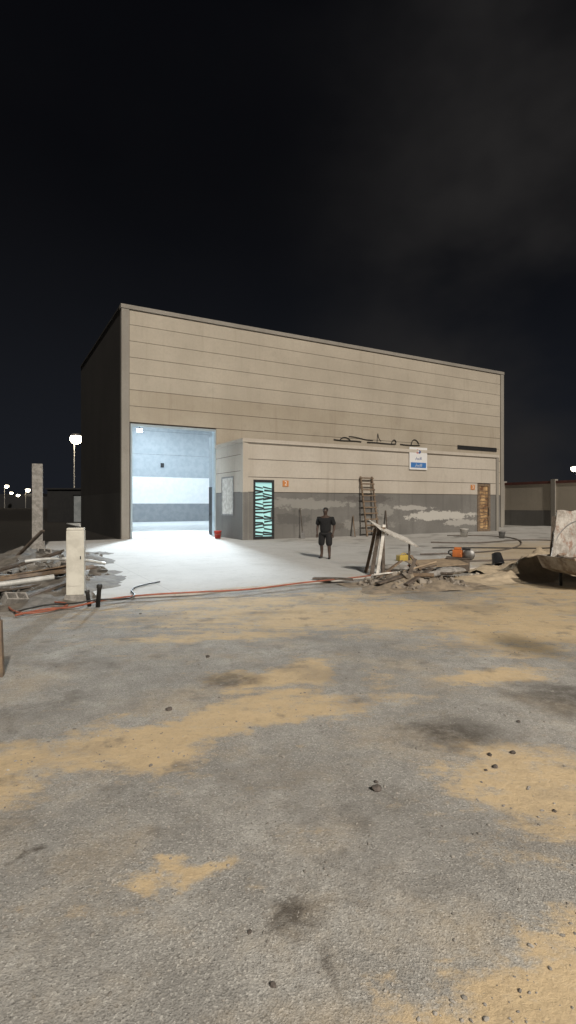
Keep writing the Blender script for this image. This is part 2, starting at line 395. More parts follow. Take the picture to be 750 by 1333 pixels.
lathe('roller_shutter',[(.24,0),(.24,4.6)],M_alu,W,T(DX0+.08,.55,DH+.26)@Matrix.Rotation(math.pi/2,4,'Y'))
boxes('shutter_guide',[(DX0+.002,DX0+.07,.02,.3,.07,DH)],[M_alu],W)
boxes('shutter_guide',[(DX1-.09,DX1-.002,.02,.3,.07,DH)],[M_alu],W)
FL=boxes('floodlight',[(.78,1.12,-.02,.04,5.72,5.94)],[M_black],W,bev=.01)
boxes('lamp_lens',[(.81,1.09,-.035,-.022,5.75,5.91)],[M_lampw],FL)
boxes('bracket',[(.93,.97,.0,.04,5.942,6.035)],[M_black],FL)

# annex
ax=[]; y0=-AD
dA=(AX0+.565,AX0+1.775,3.16); dB=(AX0+17.15,AX0+18.4,3.25)
def frontrow(z0,z1,y,mi,th,gaps):
    cur=AX0+.26
    for (a,b_,hz) in gaps:
        ax.append((cur,a,y,y+th,z0,z1,mi)); cur=b_
    ax.append((cur,AX1-.2,y,y+th,z0,z1,mi))
gaps=(dA,dB)
ax.append((AX0+.03,dA[0],y0+.07,y0+.25,0,5.2,1)); ax.append((dA[1],dB[0],y0+.07,y0+.25,0,5.2,1)); ax.append((dB[1],AX1-.03,y0+.07,y0+.25,0,5.2,1))
ax.append((dA[0],dA[1],y0+.07,y0+.25,dA[2],5.2,1)); ax.append((dB[0],dB[1],y0+.07,y0+.25,dB[2],5.2,1))
frontrow(.0,2.5,y0+.02,2,.05,gaps)
frontrow(2.53,3.28,y0,0,.07,gaps)
for a,b_ in ((3.31,4.2),(4.23,5.06)): ax.append((AX0+.26,AX1-.2,y0,y0+.07,a,b_,0))
ax.append((dA[0],dA[1],y0,y0+.07,dA[2],3.28,0))
boxes('annex_wall',ax,[M_annex,M_joint,M_dado],W)
boxes('annex_side_wall',[(AX0,AX0+.03,y0+.2,-.0,0,5.2,1),(AX0-.03,AX0-.001,y0+.24,-.08,0,2.5,2),(AX0-.04,AX0-.001,y0+.24,-.08,2.53,3.6,0),(AX0-.04,AX0-.001,y0+.24,-.08,3.63,4.45,0),(AX0-.04,AX0-.001,y0+.24,-.08,4.48,5.06,0)],[M_annex,M_joint,M_dado],W)
boxes('annex_end_wall',[(AX1-.03,AX1,y0+.25,0,0,5.2,0)],[M_trim],W)
boxes('annex_pilaster',[(AX0-.06,AX0+.25,y0-.06,y0+.23,2.52,5.06,0),(AX0-.06,AX0+.25,y0-.06,y0+.23,0,2.515,1)],[M_annex,M_dado],W,bev=.01)
boxes('annex_pilaster',[(AX1-.19,AX1+.04,y0-.06,y0+.24,0,5.06)],[M_trim],W,bev=.01)
boxes('annex_coping',[(AX0-.09,AX1+.06,y0-.1,y0+.27,5.07,5.26),(AX0-.09,AX0+.1,y0+.275,-.07,5.07,5.26)],[M_annex],W,bev=.01)
boxes('annex_roof',[(AX0+.11,AX1-.05,y0+.28,-.07,4.7,4.9)],[M_roof],W)
wn=boxes('side_window',[(AX0-.062,AX0-.043,y0+1.2,y0+2.7,1.35,3.3)],[M_whiteboard],W)
boxes('window_frame',[(AX0-.08,AX0-.063,y0+1.12,y0+1.2,1.27,3.38),(AX0-.08,AX0-.063,y0+2.7,y0+2.78,1.27,3.38),(AX0-.08,AX0-.063,y0+1.2,y0+2.7,3.3,3.38),(AX0-.08,AX0-.063,y0+1.2,y0+2.7,1.27,1.35)],[M_steel],wn)
def decodoor(name,x0,x1,h,glass,metal,lab,seed,fr=.11,hk=1.0,gap=.06):
    d=boxes(name,[(x0,x0+fr,y0-.02,y0+.12,.05,h),(x1-fr,x1,y0-.02,y0+.12,.05,h),(x0+fr,x1-fr,y0-.02,y0+.12,h-.14,h),(x0+fr,x1-fr,y0-.02,y0+.12,.05,.2)],[metal],W,bev=.006)
    d["label"]=lab
    boxes('glass',[(x0+fr,x1-fr,y0+.06,y0+.08,.2,h-.14)],[glass],d)
    rnd=random.Random(seed); bm=bmesh.new()
    z=.24; ww=x1-x0-2*fr
    while z<h-.32:
        hh=rnd.uniform(.085,.13)*hk
        for side in (0,1):
            a=x0+fr+(0 if side==0 else ww*rnd.uniform(.46,.55)); b_=x0+fr+(ww*rnd.uniform(.45,.55) if side==0 else ww)
            sl=rnd.uniform(-.10,.10); zz=z+rnd.uniform(-.02,.03)
            pts=[(a,zz),(b_,min(max(zz+sl,.2),h-.16)),(b_,min(max(zz+sl+hh*.6,.22),h-.15)),(a,min(zz+hh*.8,h-.15))]
            f=[bm.verts.new((p[0],y0+.03,p[1])) for p in pts]; bk=[bm.verts.new((p[0],y0+.05,p[1])) for p in pts]
            bm.faces.new(f); bm.faces.new(bk[::-1])
            for i in range(4): bm.faces.new((f[i],bk[i],bk[(i+1)%4],f[(i+1)%4]))
        z+=hh+gap
    me=bpy.data.meshes.new('metal_screen'); bm.to_mesh(me); bm.free(); addobj('metal_screen',me,d,metal)
    boxes('handle',[(x1-.2,x1-.17,y0-.07,y0-.03,1.1,1.6),(x1-.2,x1-.17,y0-.03,y0+.02,1.14,1.17),(x1-.2,x1-.17,y0-.03,y0+.02,1.53,1.56)],[M_steel],d)
    return d
decodoor('glass_door',dA[0],dA[1],dA[2],M_cyan,M_black,'black metal door with cyan lit glass behind slanted slats',4)
def warmglass():
    m,nt,b=newmat('amber_glass'); co=objco(nt)
    c=mixc(nt,ramp(nt,noi(nt,co,2.2,5,.6),.35,.65),(.42,.27,.13),(.11,.055,.03))
    nt.links.new(c,b.inputs['Base Color']); nt.links.new(c,b.inputs['Emission Color']); b.inputs['Emission Strength'].default_value=.35
    return m
decodoor('glass_door',dB[0],dB[1],dB[2],warmglass(),M_wood,'brown door with amber patterned panel',9,.2,.6,.16)
boxes('ventilation_slot',[(24.6,28.9,-.1,-.062,6.28,6.32),(24.6,28.9,-.1,-.062,6.02,6.06),(24.6,24.64,-.1,-.062,6.062,6.278),(28.86,28.9,-.1,-.062,6.062,6.278),(24.645,28.855,-.075,-.062,6.062,6.278)],[M_black],W)

# cables above annex (flat against the wall)
CG='black cables on the warehouse wall'
def wallcable(pts,r,lab): tag(tube('electric_cable',[L(a,-.062-r,z) for a,z in pts],r,M_rubber),lab,'cable',CG)
wallcable([(13.4,6.08),(14.2,6.0),(15.0,6.12),(15.6,6.05)],.035,'black cable run along the warehouse wall')
wallcable([(16.1,6.05),(17.0,6.1),(18.0,6.0),(18.6,6.08)],.035,'black cable run along the warehouse wall')
wallcable([(19.0,6.08),(19.8,6.02),(20.8,6.1)],.035,'black cable run along the warehouse wall')
wallcable([(14.6,6.35),(15.3,6.38),(15.9,6.15),(16.6,6.22)],.028,'short black cable clipped to the wall')
wallcable([(16.95,6.1),(17.0,6.75),(17.03,6.75),(17.08,6.3),(17.3,6.2)],.022,'black cable dropping from a wall opening')
wallcable([(18.2,6.05),(18.3,6.45),(18.6,6.4),(18.6,6.15)],.035,'looped black cable end on the wall')
wallcable([(20.0,6.1),(20.1,6.6),(20.5,6.55),(20.7,6.2)],.035,'looped black cable end on the wall')
wallcable([(13.9,6.1),(14.1,6.35),(14.5,6.3),(14.7,6.1)],.032,'looped black cable end on the wall')

# ------------------------------------------------------------ signs
sg=boxes('advertising_sign',[(0,1.45,0,.05,0,1.38)],[M_signwhite],None,BM@T(AX0+11.1,-AD-.09,4.02),bev=.008)
tag(sg,'white and blue for rent board fixed on the annex parapet','sign')
boxes('lower_band',[(.10,1.35,-.008,-.001,.12,.44)],[M_signblue],sg)
lathe('emblem',[(.13,0),(.13,.008)],M_pink,sg,T(.64,-.001,1.13)@RX(math.pi/2),24)
lathe('emblem_ring',[(.10,0),(.10,.006)],M_ink,sg,T(.80,-.011,1.10)@RX(math.pi/2),24)
lathe('emblem_centre',[(.05,0),(.05,.006)],M_signwhite,sg,T(.72,-.019,1.12)@RX(math.pi/2),24)
textmesh('lettering','ﺭﺎﺠﻳﻼﻟ',.22,M_ink,sg,T(.72,-.006,.70)@RX(math.pi/2))
textmesh('lettering','ﺭﺎﺠﻳﻼﻟ',.24,M_white,sg,T(.72,-.014,.28)@RX(math.pi/2))
for a,z,body in ((AX0+2.28,2.83,"2"),(AX0+16.5,2.85,"3")):
    s=boxes('number_sign',[(0,.36,0,.03,0,.32)],[M_numorange],None,BM@T(a,-AD-.035,z),bev=.006)
    tag(s,'small orange plate numbered %s beside a door'%body,'number sign','orange unit number plates')
    textmesh('number',body,.32,M_white,s,T(.18,-.006,.16)@RX(math.pi/2))

# ------------------------------------------------------------ boundary wall right
bw=empty('boundary_wall',T(19.6,48.6,0)@RZ(math.atan2(-.873,.488))); tag(bw,'long beige and grey boundary wall with a red coping','boundary wall')
boxes('masonry',[(0,26,-.1,.1,0,1.35,1),(0,26,-.08,.08,1.352,3.6,0)],[M_panel,M_dado],bw)
boxes('coping',[(0,26,-.13,.13,3.602,3.82)],[simple('dark_red_coping',(.16,.06,.05),(.12,.05,.04),3,.7)],bw)
for k in range(6):
    boxes('pillar',[(k*5+.0,k*5+.4,-.2,.2,0,3.95)],[M_trim],bw,bev=.01)

# ------------------------------------------------------------ street lamps
def street_lamp(x,y,h,r=.45,label='tall street lamp with a bright warm head',group='distant street lamps',arm=1.2,rot=0,emm=M_lamp):
    e=empty('street_lamp',T(x,y,0)@RZ(rot)); tag(e,label,'street lamp',group)
    lathe('pole',[(.16,0),(.16,.4),(.09,.42),(.05,h)],M_steel,e,seg=10)
    tube('arm',[(0,0,h-.05),(arm*.4,0,h+.12),(arm,0,h+.1)],.035,M_steel,e)
    lathe('lamp_head',[(.02,.12),(.14,.10),(.2,.05),(.2,.0)],M_steel,e,T(arm,0,h+.05)@Matrix.Scale(r/.3,4),seg=14)
    lathe('lamp_globe',[(.04,-.30),(.14,-.27),(.21,-.18),(.23,-.08),(.20,.0)],emm,e,T(arm,0,h+.04)@Matrix.Scale(r/.3,4),seg=14)
    return e
street_lamp(-24.2,60,9.5,.85,'lit street lamp on a pole behind the dark shed',arm=.2)
street_lamp(32.7,60,6.0,.45,'lit street lamp beyond the boundary wall',arm=-.3)
for (px,py,Y,r) in ((-.535,24,230,1.1),(-.513,12,260,1.0),(-.495,19,240,1.2),(-.486,9,330,1.1),(-.475,12,300,1.0),(-.525,15,330,1.2),(-.505,7,380,1.1),(-.455,8,360,.9)):
    street_lamp(px*Y,Y,py/690*Y+1.9,r,'far off street lamp glowing beside the road',arm=1)
hz=boxes('distant_building',[(-190,-130,300,320,0,7.5),],[simple('far_wall',(.02,.02,.022))],None); tag(hz,'long low unlit building far across the plain','building')
hz=boxes('distant_building',[(-128,-96,240,255,0,5.2),(-120,-112,241,250,5.3,6.6)],[simple('far_wall_b',(.016,.016,.018))],None); tag(hz,'low dark building with a rooftop block','building')

sh=empty('storage_shed',T(-25.2,55.5,0)); tag(sh,'dark flat roofed shed with a pale open doorway','shed')
M_shed=simple('dark_sheet_metal',(.008,.008,.009),(.013,.013,.013),3,.8)
boxes('shed_wall',[(0,2.7,0,4,0,3.4),(3.9,4.6,0,4,0,3.4),(2.7,3.9,0,4,2.85,3.4),(2.7,3.9,3.8,4,0,2.85)],[M_shed],sh)
boxes('roof',[(-.15,4.75,-.2,4.1,3.41,3.56)],[M_shed],sh)
boxes('door',[(2.72,3.88,.15,.2,.02,2.83)],[simple('pale_grey_door',(.26,.28,.29),(.19,.21,.22),2,.6)],sh)

# ------------------------------------------------------------ left concrete post and cabinet
post=boxes('concrete_post',[(-.2,.2,-.2,.2,0,3.55),(-.28,.28,-.28,.28,0,.35)],[M_conc],None,T(-10.35,21.9,0)@RZ(.4),bev=.02)
tag(post,'bare grey concrete post standing in rubble','post')
cab=empty('utility_cabinet',T(-4.18,10.45,0)@RZ(.25)); tag(cab,'slim cream electrical service pillar on a concrete foot','utility cabinet')
boxes('cabinet_body',[(-.165,.165,-.12,.12,.12,1.38)],[M_cream],cab,bev=.015)
boxes('cap',[(-.16,.16,-.115,.115,1.382,1.43)],[M_cream],cab,bev=.015)
boxes('door',[(-.135,.135,-.128,-.1205,.3,1.3)],[M_cream],cab,bev=.003)
boxes('foot',[(-.2,.2,-.15,.15,-.05,.118)],[M_conc],cab,bev=.02)
boxes('lock',[(.09,.11,-.14,-.129,.82,.88)],[M_black],cab)

GP='scrap timber on the rubble by the slab'
def pk(p0,p1,w,t,mat,lab,seed,roll=0,grp=GP,name='timber_plank'):
    return tag(plank(name,p0,p1,w,t,mat,None,roll,seed),lab,'plank',grp)
pk((-6.6,10.6,.2),(-4.7,12.9,.4),.16,.04,M_wood,'weathered brown plank lying over rubble',1,.3)
pk((-6.9,11.8,.15),(-5.0,12.4,.5),.2,.03,M_wood,'brown plank tilted on the rubble',2,-.3)
pk((-5.6,11.2,.1),(-5.35,13.6,.45),.1,.07,M_darkwood,'dark timber batten propped on rubble',3)
pk((-7.5,13.8,.2),(-5.6,13.2,.7),.15,.04,M_darkwood,'dark weathered board leaning upward',4,.5)
pk((-8.5,16.2,.1),(-7.2,15.6,1.1),.12,.05,M_darkwood,'timber batten sticking up from the debris',5)
pk((-6.2,14.9,.2),(-6.9,17.2,.55),.22,.03,M_wood,'brown board resting on blocks',6)
pk((-5.0,10.2,.08),(-4.5,11.5,.3),.1,.05,M_darkwood,'short dark offcut against the cabinet',7)
pk((-6.4,9.9,.12),(-5.2,11.6,.2),.14,.04,M_darkwood,'dark board flat on the dirt',8)
pk((-7.4,12.4,.2),(-6.0,11.9,.55),.13,.04,M_darkwood,'dark board tilted on rubble',9,.4)
tag(tube('plastic_pipe',[(-6.1,9.8,.32),(-5.3,10.3,.36),(-4.75,10.75,.42)],.055,M_pvc),'white plastic drain pipe laid over the debris','pipe')
tag(tube('plastic_pipe',[(-6.4,12.9,.5),(-5.6,13.3,.62),(-4.9,14.2,.3)],.04,M_pvc),'white plastic pipe end poking from the rubble','pipe')
tag(tube('plastic_pipe',[(-6.2,10.6,.2),(-5.5,11.3,.4),(-5.1,12.0,.3),(-4.6,11.8,.12)],.03,M_rubber),'bent black plastic conduit over the rubble','pipe')
for i,(x,y,z,a) in enumerate(((-5.5,12.0,.1,.3),(-6.3,13.0,.12,1.0),(-4.8,12.2,.1,.7),(-5.9,10.9,.1,.2),(-7.2,15.0,.1,.5),(-5.0,14.0,.1,1.2),(-5.1,9.9,.08,.9),(-5.4,13.0,.3,.2),(-7.6,16.5,.35,.6))):
    b=boxes('concrete_block',[(-.2,.2,-.1,-.07,-.1,.1),(-.2,.2,.07,.1,-.1,.1),(-.2,-.17,-.07,.07,-.1,.1),(-.015,.015,-.07,.07,-.1,.1),(.17,.2,-.07,.07,-.1,.1)],[M_concdark if i%2 else M_conc],None,T(x,y,z+.03)@Euler((.1*i,.15,a)).to_matrix().to_4x4())
    tag(b,'hollow grey concrete block among rubble','concrete block','loose concrete blocks')
def rubble(name,cx,cy,rx,ry,n,hmax,smin,smax,mat,lab,seed,cat='rubble'):
    rnd=random.Random(seed); bm=bmesh.new()
    for i in range(n):
        u=rnd.random()**.6*1.0; a=rnd.random()*6.283
        x=cx+rx*u*math.cos(a);y=cy+ry*u*math.sin(a); r=rnd.uniform(smin,smax)*(1 if rnd.random()<.5 else .5)
        z=hmax*(1-u)*rnd.uniform(.2,1)
        d=bmesh.ops.create_icosphere(bm,subdivisions=1,radius=r)
        sc=Vector((rnd.uniform(.7,1.5),rnd.uniform(.6,1.1),rnd.uniform(.35,.8))); rot=Euler((rnd.random(),rnd.random(),rnd.random()*6)).to_matrix()
        for v in d['verts']:
            v.co+=Vector((rnd.uniform(-1,1),rnd.uniform(-1,1),rnd.uniform(-1,1)))*r*.3
            v.co=rot@Vector((v.co.x*sc.x,v.co.y*sc.y,v.co.z*sc.z))+Vector((x,y,z+r*.2))
    me=bpy.data.meshes.new(name); bm.to_mesh(me); bm.free()
    return tag(addobj(name,me,None,mat),lab,cat,kind='stuff')
rubble('rubble',-5.7,12.3,1.3,2.4,300,.26,.03,.12,M_concdark,'heap of broken concrete and dirt beside the slab',1)
rubble('rubble',-7.6,16.5,1.6,3.2,230,.32,.05,.16,M_concdark,'broken concrete heap around the post',2)
rubble('rubble',2.95,12.4,1.25,.8,480,.36,.02,.11,simple('dark_rubble',(.14,.115,.09),(.30,.265,.225),3,.95,.6),'low pile of dark splintered rubble on the slab edge',3)
rubble('rubble',5.6,13.8,1.3,.5,140,.12,.015,.06,simple('pale_rubble',(.46,.41,.34),(.32,.28,.23),3,.95,.6),'pale broken render chunks near the skip',6)
def pebbles():
    rnd=random.Random(11); vs=[];fs=[]
    bm=bmesh.new(); bmesh.ops.create_icosphere(bm,subdivisions=1,radius=1)
    bv=[v.co.copy() for v in bm.verts]; bf=[[v.index for v in f.verts] for f in bm.faces]; bm.free()
    for i in range(4200):
        y=1.6+11*rnd.random()**1.5; x=rnd.uniform(-.62,.62)*y
        if noise.noise(Vector((x*.8,y*.8,4)))<-.12 and rnd.random()<.8: continue
        r=rnd.choice((.0025,.003,.004,.005,.006,.009))*rnd.uniform(.8,1.3)*(1 if rnd.random()<.97 else 2.0)
        sx,sy,sz=rnd.uniform(.8,1.5),rnd.uniform(.7,1.1),rnd.uniform(.5,.8); o=len(vs); a=rnd.random()*6
        ca,sa=math.cos(a),math.sin(a); z=gz(x,y)
        for v in bv:
            k=rnd.uniform(.8,1.2); X=v.x*sx*r*k;Y=v.y*sy*r*k
            vs.append((x+X*ca-Y*sa,y+X*sa+Y*ca,z+v.z*sz*r*k+r*.15))
        for f in bf: fs.append([o+j for j in f])
    me=bpy.data.meshes.new('gravel'); me.from_pydata(vs,[],fs)
    tag(addobj('gravel',me,None,simple('gravel_stone',(.36,.34,.31),(.15,.138,.124),3,.9,.2)),'scattered small gravel over the asphalt','gravel',kind='stuff')
pebbles()
M_darkstone=simple('dark_stone',(.06,.052,.045),(.12,.1,.09),9,.9,.6)
for i,(x,y,r) in enumerate(((.59,3.52,.035),(1.50,3.84,.022),(1.53,4.02,.02),(1.72,4.05,.022),(1.42,3.8,.013),(1.66,3.3,.014),(-.06,2.1,.014),(-1.1,4.9,.03),(-1.0,6.6,.03),(.6,3.62,.015),(2.0,4.6,.018),(-.17,2.35,.012))):
    s=addobj('stone',rockmesh(r,i+1),None,M_darkstone,T(x,y,gz(x,y)+r*.25)@RZ(i)); tag(s,'dark loose stone lying on the ground','stone','dark loose stones')

M_sand=simple('loose_sand',(.55,.45,.32),(.43,.35,.25),5,.95,.5,.02)
def heap(cx,cy,rx,ry,h,rot,lab,seed,z0=0,mat=None):
    n=40; vs=[];fs=[]
    for j in range(n+1):
        for i in range(n+1):
            u=i/n*2-1;v=j/n*2-1; d=math.sqrt(u*u+v*v)+.45*noise.noise(Vector((u*1.8+seed,v*1.8,seed)))
            z=h*max(0,1-d)**1.1*(1+.5*noise.noise(Vector((u*5,v*5,seed)))+.3*noise.noise(Vector((u*14,v*14,seed))))
            vs.append((u*rx,v*ry,z-.03))
    for j in range(n):
        for i in range(n): fs.append((j*(n+1)+i,j*(n+1)+i+1,(j+1)*(n+1)+i+1,(j+1)*(n+1)+i))
    me=bpy.data.meshes.new('sand_heap'); me.from_pydata(vs,[],fs)
    for p in me.polygons: p.use_smooth=True
    tag(addobj('sand_heap',me,None,mat or M_sand,T(cx,cy,z0)@RZ(rot)),lab,'sand heap')
heap(7.0,14.8,1.9,1.2,.55,.4,'low heap of pale sand on the slab',2,.04)
heap(5.4,13.5,1.8,.8,.14,.4,'spread mound of sand at the slab edge',5,.03)
heap(2.95,12.3,1.6,.9,.26,.3,'dirt mound under the timber scraps',9,.03,simple('dirt',(.33,.27,.20),(.20,.165,.125),5,.95,.5,.02))
heap(-5.8,12.6,2.6,3.4,.28,.2,'mound of dirt and concrete rubble',12,0,simple('grey_dirt',(.19,.17,.145),(.11,.098,.083),5,.95,.5,.02))
heap(-8.2,17.5,2.6,4.4,.42,.5,'long mound of grey dirt by the slab',15,0,bpy.data.materials['grey_dirt'])

# ------------------------------------------------------------ hoses
tag(tube('water_hose',[(-4.55,8.85,.04),(-4.3,9.6,.04),(-3.9,9.2,.05),(-3.6,10.0,.08),(-3.0,10.6,.08),(-1.8,11.0,.08),(-.8,11.2,.08),(.2,12.2,.08),(1.2,12.8,.08),(2.2,13.4,.09),(3.2,14.6,.09),(3.6,15.8,.08)],.018,M_hose),'long orange red hose lying across the slab','hose')
tag(tube('water_hose',[(-4.7,9.1,.04),(-4.45,9.9,.06),(-4.0,9.6,.05),(-3.55,9.9,.14),(-3.1,9.9,.1),(-2.9,10.6,.08),(-3.6,11.5,.08),(-3.0,12.4,.08)],.016,M_rubber),'thin black cable looping past the cabinet','cable')
tag(tube('water_hose',[(-5.0,9.5,.05),(-4.6,8.9,.04),(-4.1,9.0,.04),(-3.9,9.9,.05),(-4.4,10.0,.05)],.016,M_hose),'short coil of reddish hose on the dirt','hose')
tag(tube('water_hose',[(3.6,15.6,.08),(5.5,17.2,.08),(8.2,17.0,.08),(10.5,19.2,.08),(13,21.5,.08),(14.6,24.5,.08),(13.0,27.5,.08),(10.5,26.2,.08),(8.6,24.2,.08),(6.8,25.2,.08)],.03,M_hosegrey),'dark hose snaking over the concrete slab','hose')
tag(tube('water_hose',[(4.8,19.2,.08),(6.6,19.6,.08),(8.6,20.6,.08),(11,24.5,.08),(12.6,29.5,.08),(11.2,31,.08),(9.2,30.6,.08)],.028,M_hosegrey),'faded hose across the far slab','hose')
tag(tube('water_hose',[(6.0,22,.08),(8.5,22.3,.08),(10.5,21,.08),(13,24,.08),(15.5,28,.08),(17.5,30,.08)],.025,M_rubber),'black cable trailing over the slab','cable')
st=tag(empty('pipe_stub',T(-3.5,9.75,0)),'short black capped pipe stubs rising from dirt','pipe')
lathe('pipe',[(.04,0),(.04,.36),(.052,.37),(.052,.42),(.03,.44)],M_rubber,st,Euler((.1,.12,0)).to_matrix().to_4x4(),12)
lathe('pipe',[(.035,0),(.035,.25),(.045,.26),(.045,.3)],M_rubber,st,T(-.18,.08,0)@Euler((-.1,-.2,0)).to_matrix().to_4x4(),12)
tag(boxes('wooden_stake',[(-.05,.05,-.05,.05,-.1,.62),(-.035,.035,-.035,.035,.622,.66)],[M_wood],None,T(-3.19,5.85,0)@Euler((.03,-.03,.3)).to_matrix().to_4x4(),bev=.01),'weathered square wooden stake in the ground','stake')

# ------------------------------------------------------------ ladder
ld=empty('wooden_ladder',BM@T(AX0+7.35,-AD-.75,.05)@RX(math.radians(-10.5))); tag(ld,'rough brown wooden builders ladder leaning on the wall','ladder')
for x in (0,.82): boxes('rail',[(x-.045,x+.045,-.04,.04,0,3.5)],[M_wood],ld,bev=.008)
for k in range(10): boxes('rung',[(-.08,.90,-.075,-.041,.25+k*.345,.33+k*.345)],[M_wood],ld,bev=.006)
sv=empty('shovel',BM@T(AX0+3.3,-AD-.45,.05)@RX(math.radians(-12))); tag(sv,'long handled shovel leaning against the wall','shovel')
lathe('handle',[(.022,.3),(.022,1.55),(.03,1.56),(.03,1.66)],M_darkwood,sv,seg=10)
boxes('blade',[(-.12,.12,-.012,.012,.0,.32),(-.03,.03,-.02,.02,.32,.42)],[M_steel],sv,bev=.008)
pk(L(AX0+9.0,-AD-.5,.05),L(AX0+9.3,-AD-.04,1.5),.1,.05,M_darkwood,'dark batten leaning on the annex wall',77,1.2,'timber leaning on the annex wall')
pk(L(AX0+6.6,-AD-.6,.05),L(AX0+6.9,-AD-.04,1.2),.12,.04,M_wood,'brown offcut leaning on the annex wall',78,1.2,'timber leaning on the annex wall')
def bucket(x,y,z,s,mat,lab,tilt=None):
    e=empty('bucket',T(x,y,z)@(tilt or Matrix.Identity(4))@Matrix.Scale(s,4)); tag(e,lab,'bucket')
    lathe('bucket_body',[(.01,.01),(.13,0),(.17,.33),(.185,.335),(.185,.36),(.16,.36),(.12,.03),(.01,.03)],mat,e)
    tube('handle',[(-.18,0,.34),(-.17,-.12,.22),(0,-.2,.16),(.17,-.12,.22),(.18,0,.34)],.008,M_steel,e)
bucket(-3.75,28.3,.055,1.15,M_red,'red plastic bucket by the bay opening')
bucket(9.8,29.5,.05,1.3,M_whiteboard,'cement stained white bucket on the slab')
bucket(6.25,15.9,.4,1.05,M_black,'black plastic bucket overturned in the sand',Matrix.Rotation(math.radians(150),4,'X'))
bucket(11.5,28.5,.05,1.0,M_steel,'small grey bucket on the slab')

# trestle post + leaning board
tr=empty('sawhorse',T(2.25,14.0,.05)@RZ(.5)); tag(tr,'weathered wooden trestle of leaning rough planks','sawhorse')
plank('leg',(-.22,-.22,0),(.14,-.08,1.22),.10,.035,M_darkwood,tr,.3,1)
plank('leg',(.18,-.2,0),(.2,-.1,1.2),.10,.06,M_darkwood,tr,.1,2)
plank('leg',(-.02,.3,0),(.16,.12,1.2),.08,.05,M_wood,tr,.3,3)
plank('beam',(.17,-.25,1.22),(.17,.28,1.24),.10,.05,M_wood,tr,0,5)
plank('leaning_strip',(-.12,-.32,0),(.2,-.2,1.3),.09,.02,M_whiteboard,tr,1.1,6)
tag(plank('board',(2.25,13.75,1.36),(3.5,14.9,.82),.5,.03,M_whiteboard,None,.5,3),'whitish cement stained board sloping off the trestle','board')
s2=empty('timber_prop',T(3.38,14.8,.05)); tag(s2,'thin upright timber prop under the sloping board','prop')
plank('upright',(-.0,0,0),(.01,0,.78),.05,.04,M_darkwood,s2,0,11)
plank('base',(-.2,-.05,.02),(.22,.05,.02),.1,.04,M_darkwood,s2,0,13)
GC='broken boards piled at the slab edge'
tag(plank('plywood_sheet',(3.3,14.1,.28),(4.7,14.5,.36),.85,.02,M_woodlight,None,.1,21,.03),'brown plywood sheet lying on the scrap pile','plywood')
cc=[((2.0,11.8,.15),(3.0,12.4,.3),.14,M_darkwood),((2.3,12.5,.2),(3.3,12.0,.28),.12,M_wood),((1.95,12.2,.25),(2.9,12.9,.25),.1,M_whiteboard),
 ((2.6,11.7,.1),(3.4,12.6,.38),.12,M_darkwood),((3.1,12.3,.22),(3.9,12.5,.36),.16,M_conc),((2.4,13.0,.15),(3.7,13.3,.35),.14,M_darkwood),
 ((2.2,13.0,.1),(2.9,13.6,.42),.12,M_wood),((2.7,12.1,.1),(3.0,12.5,.6),.08,M_darkwood),((3.3,13.0,.2),(3.1,13.4,.6),.07,M_wood),((2.5,12.6,.2),(3.6,12.9,.5),.09,M_woodlight),((3.0,12.8,.25),(3.8,12.2,.3),.07,M_darkwood)]
for i,(a,b_,w,mt) in enumerate(cc):
    pk(a,b_,w,.035,mt,{'dark_stained_timber':'dark splintered board in the scrap pile','weathered_timber':'brown board in the scrap pile'}.get(mt.name,'pale coated board in the scrap pile'),30+i,.5*math.sin(i*2),GC)
tag(plank('timber_plank',(.62,12.95,.09),(1.55,12.7,.09),.16,.04,M_darkwood,None,0,50),'dark plank lying flat on the concrete','plank')
jc=empty('jerry_can',T(3.75,17.2,.05)@RZ(.4)); tag(jc,'small yellow plastic can on the slab','jerry can')
boxes('can_body',[(-.22,.22,-.12,.12,0,.2)],[M_yellow],jc,bev=.04)
tube('handle',[(-.1,0,.19),(-.08,0,.27),(.08,0,.27),(.1,0,.19)],.018,M_yellow,jc)
lathe('cap',[(.035,0),(.035,.05)],M_black,jc,T(.15,0,.19))
def bag(x,y,z,rot,lab,mat):
    me=bpy.data.meshes.new('cement_bag'); vs=[];fs=[];n=14
    for s in (1,-1):
        for j in range(n+1):
            for i in range(n+1):
                u=i/n*2-1;v=j/n*2-1; k=(1-abs(u)**4)*(1-abs(v)**4)
                vs.append((u*.34*(1+.03*math.sin(v*7)),v*.22*(1+.03*math.sin(u*9)),s*.085*k**.5*(1+.2*noise.noise(Vector((u*3+x,v*3,s))))+.085))
    m=(n+1)*(n+1)
    for q in (0,1):
        for j in range(n):
            for i in range(n):
                f=(q*m+j*(n+1)+i,q*m+j*(n+1)+i+1,q*m+(j+1)*(n+1)+i+1,q*m+(j+1)*(n+1)+i); fs.append(f if q==0 else f[::-1])
    me.from_pydata(vs,[],fs)
    for p in me.polygons:p.use_smooth=True
    tag(addobj('cement_bag',me,None,mat,T(x,y,z)@RZ(rot)),lab,'cement bag')
bag(4.15,13.5,.12,.5,'grey paper cement bag by the scrap boards',M_conc)
bag(2.9,14.2,.1,-.4,'grey cement bag under the trestle',M_conc)
bag(4.6,15.6,.06,1.2,'dusty cement bag on the slab',M_conc)

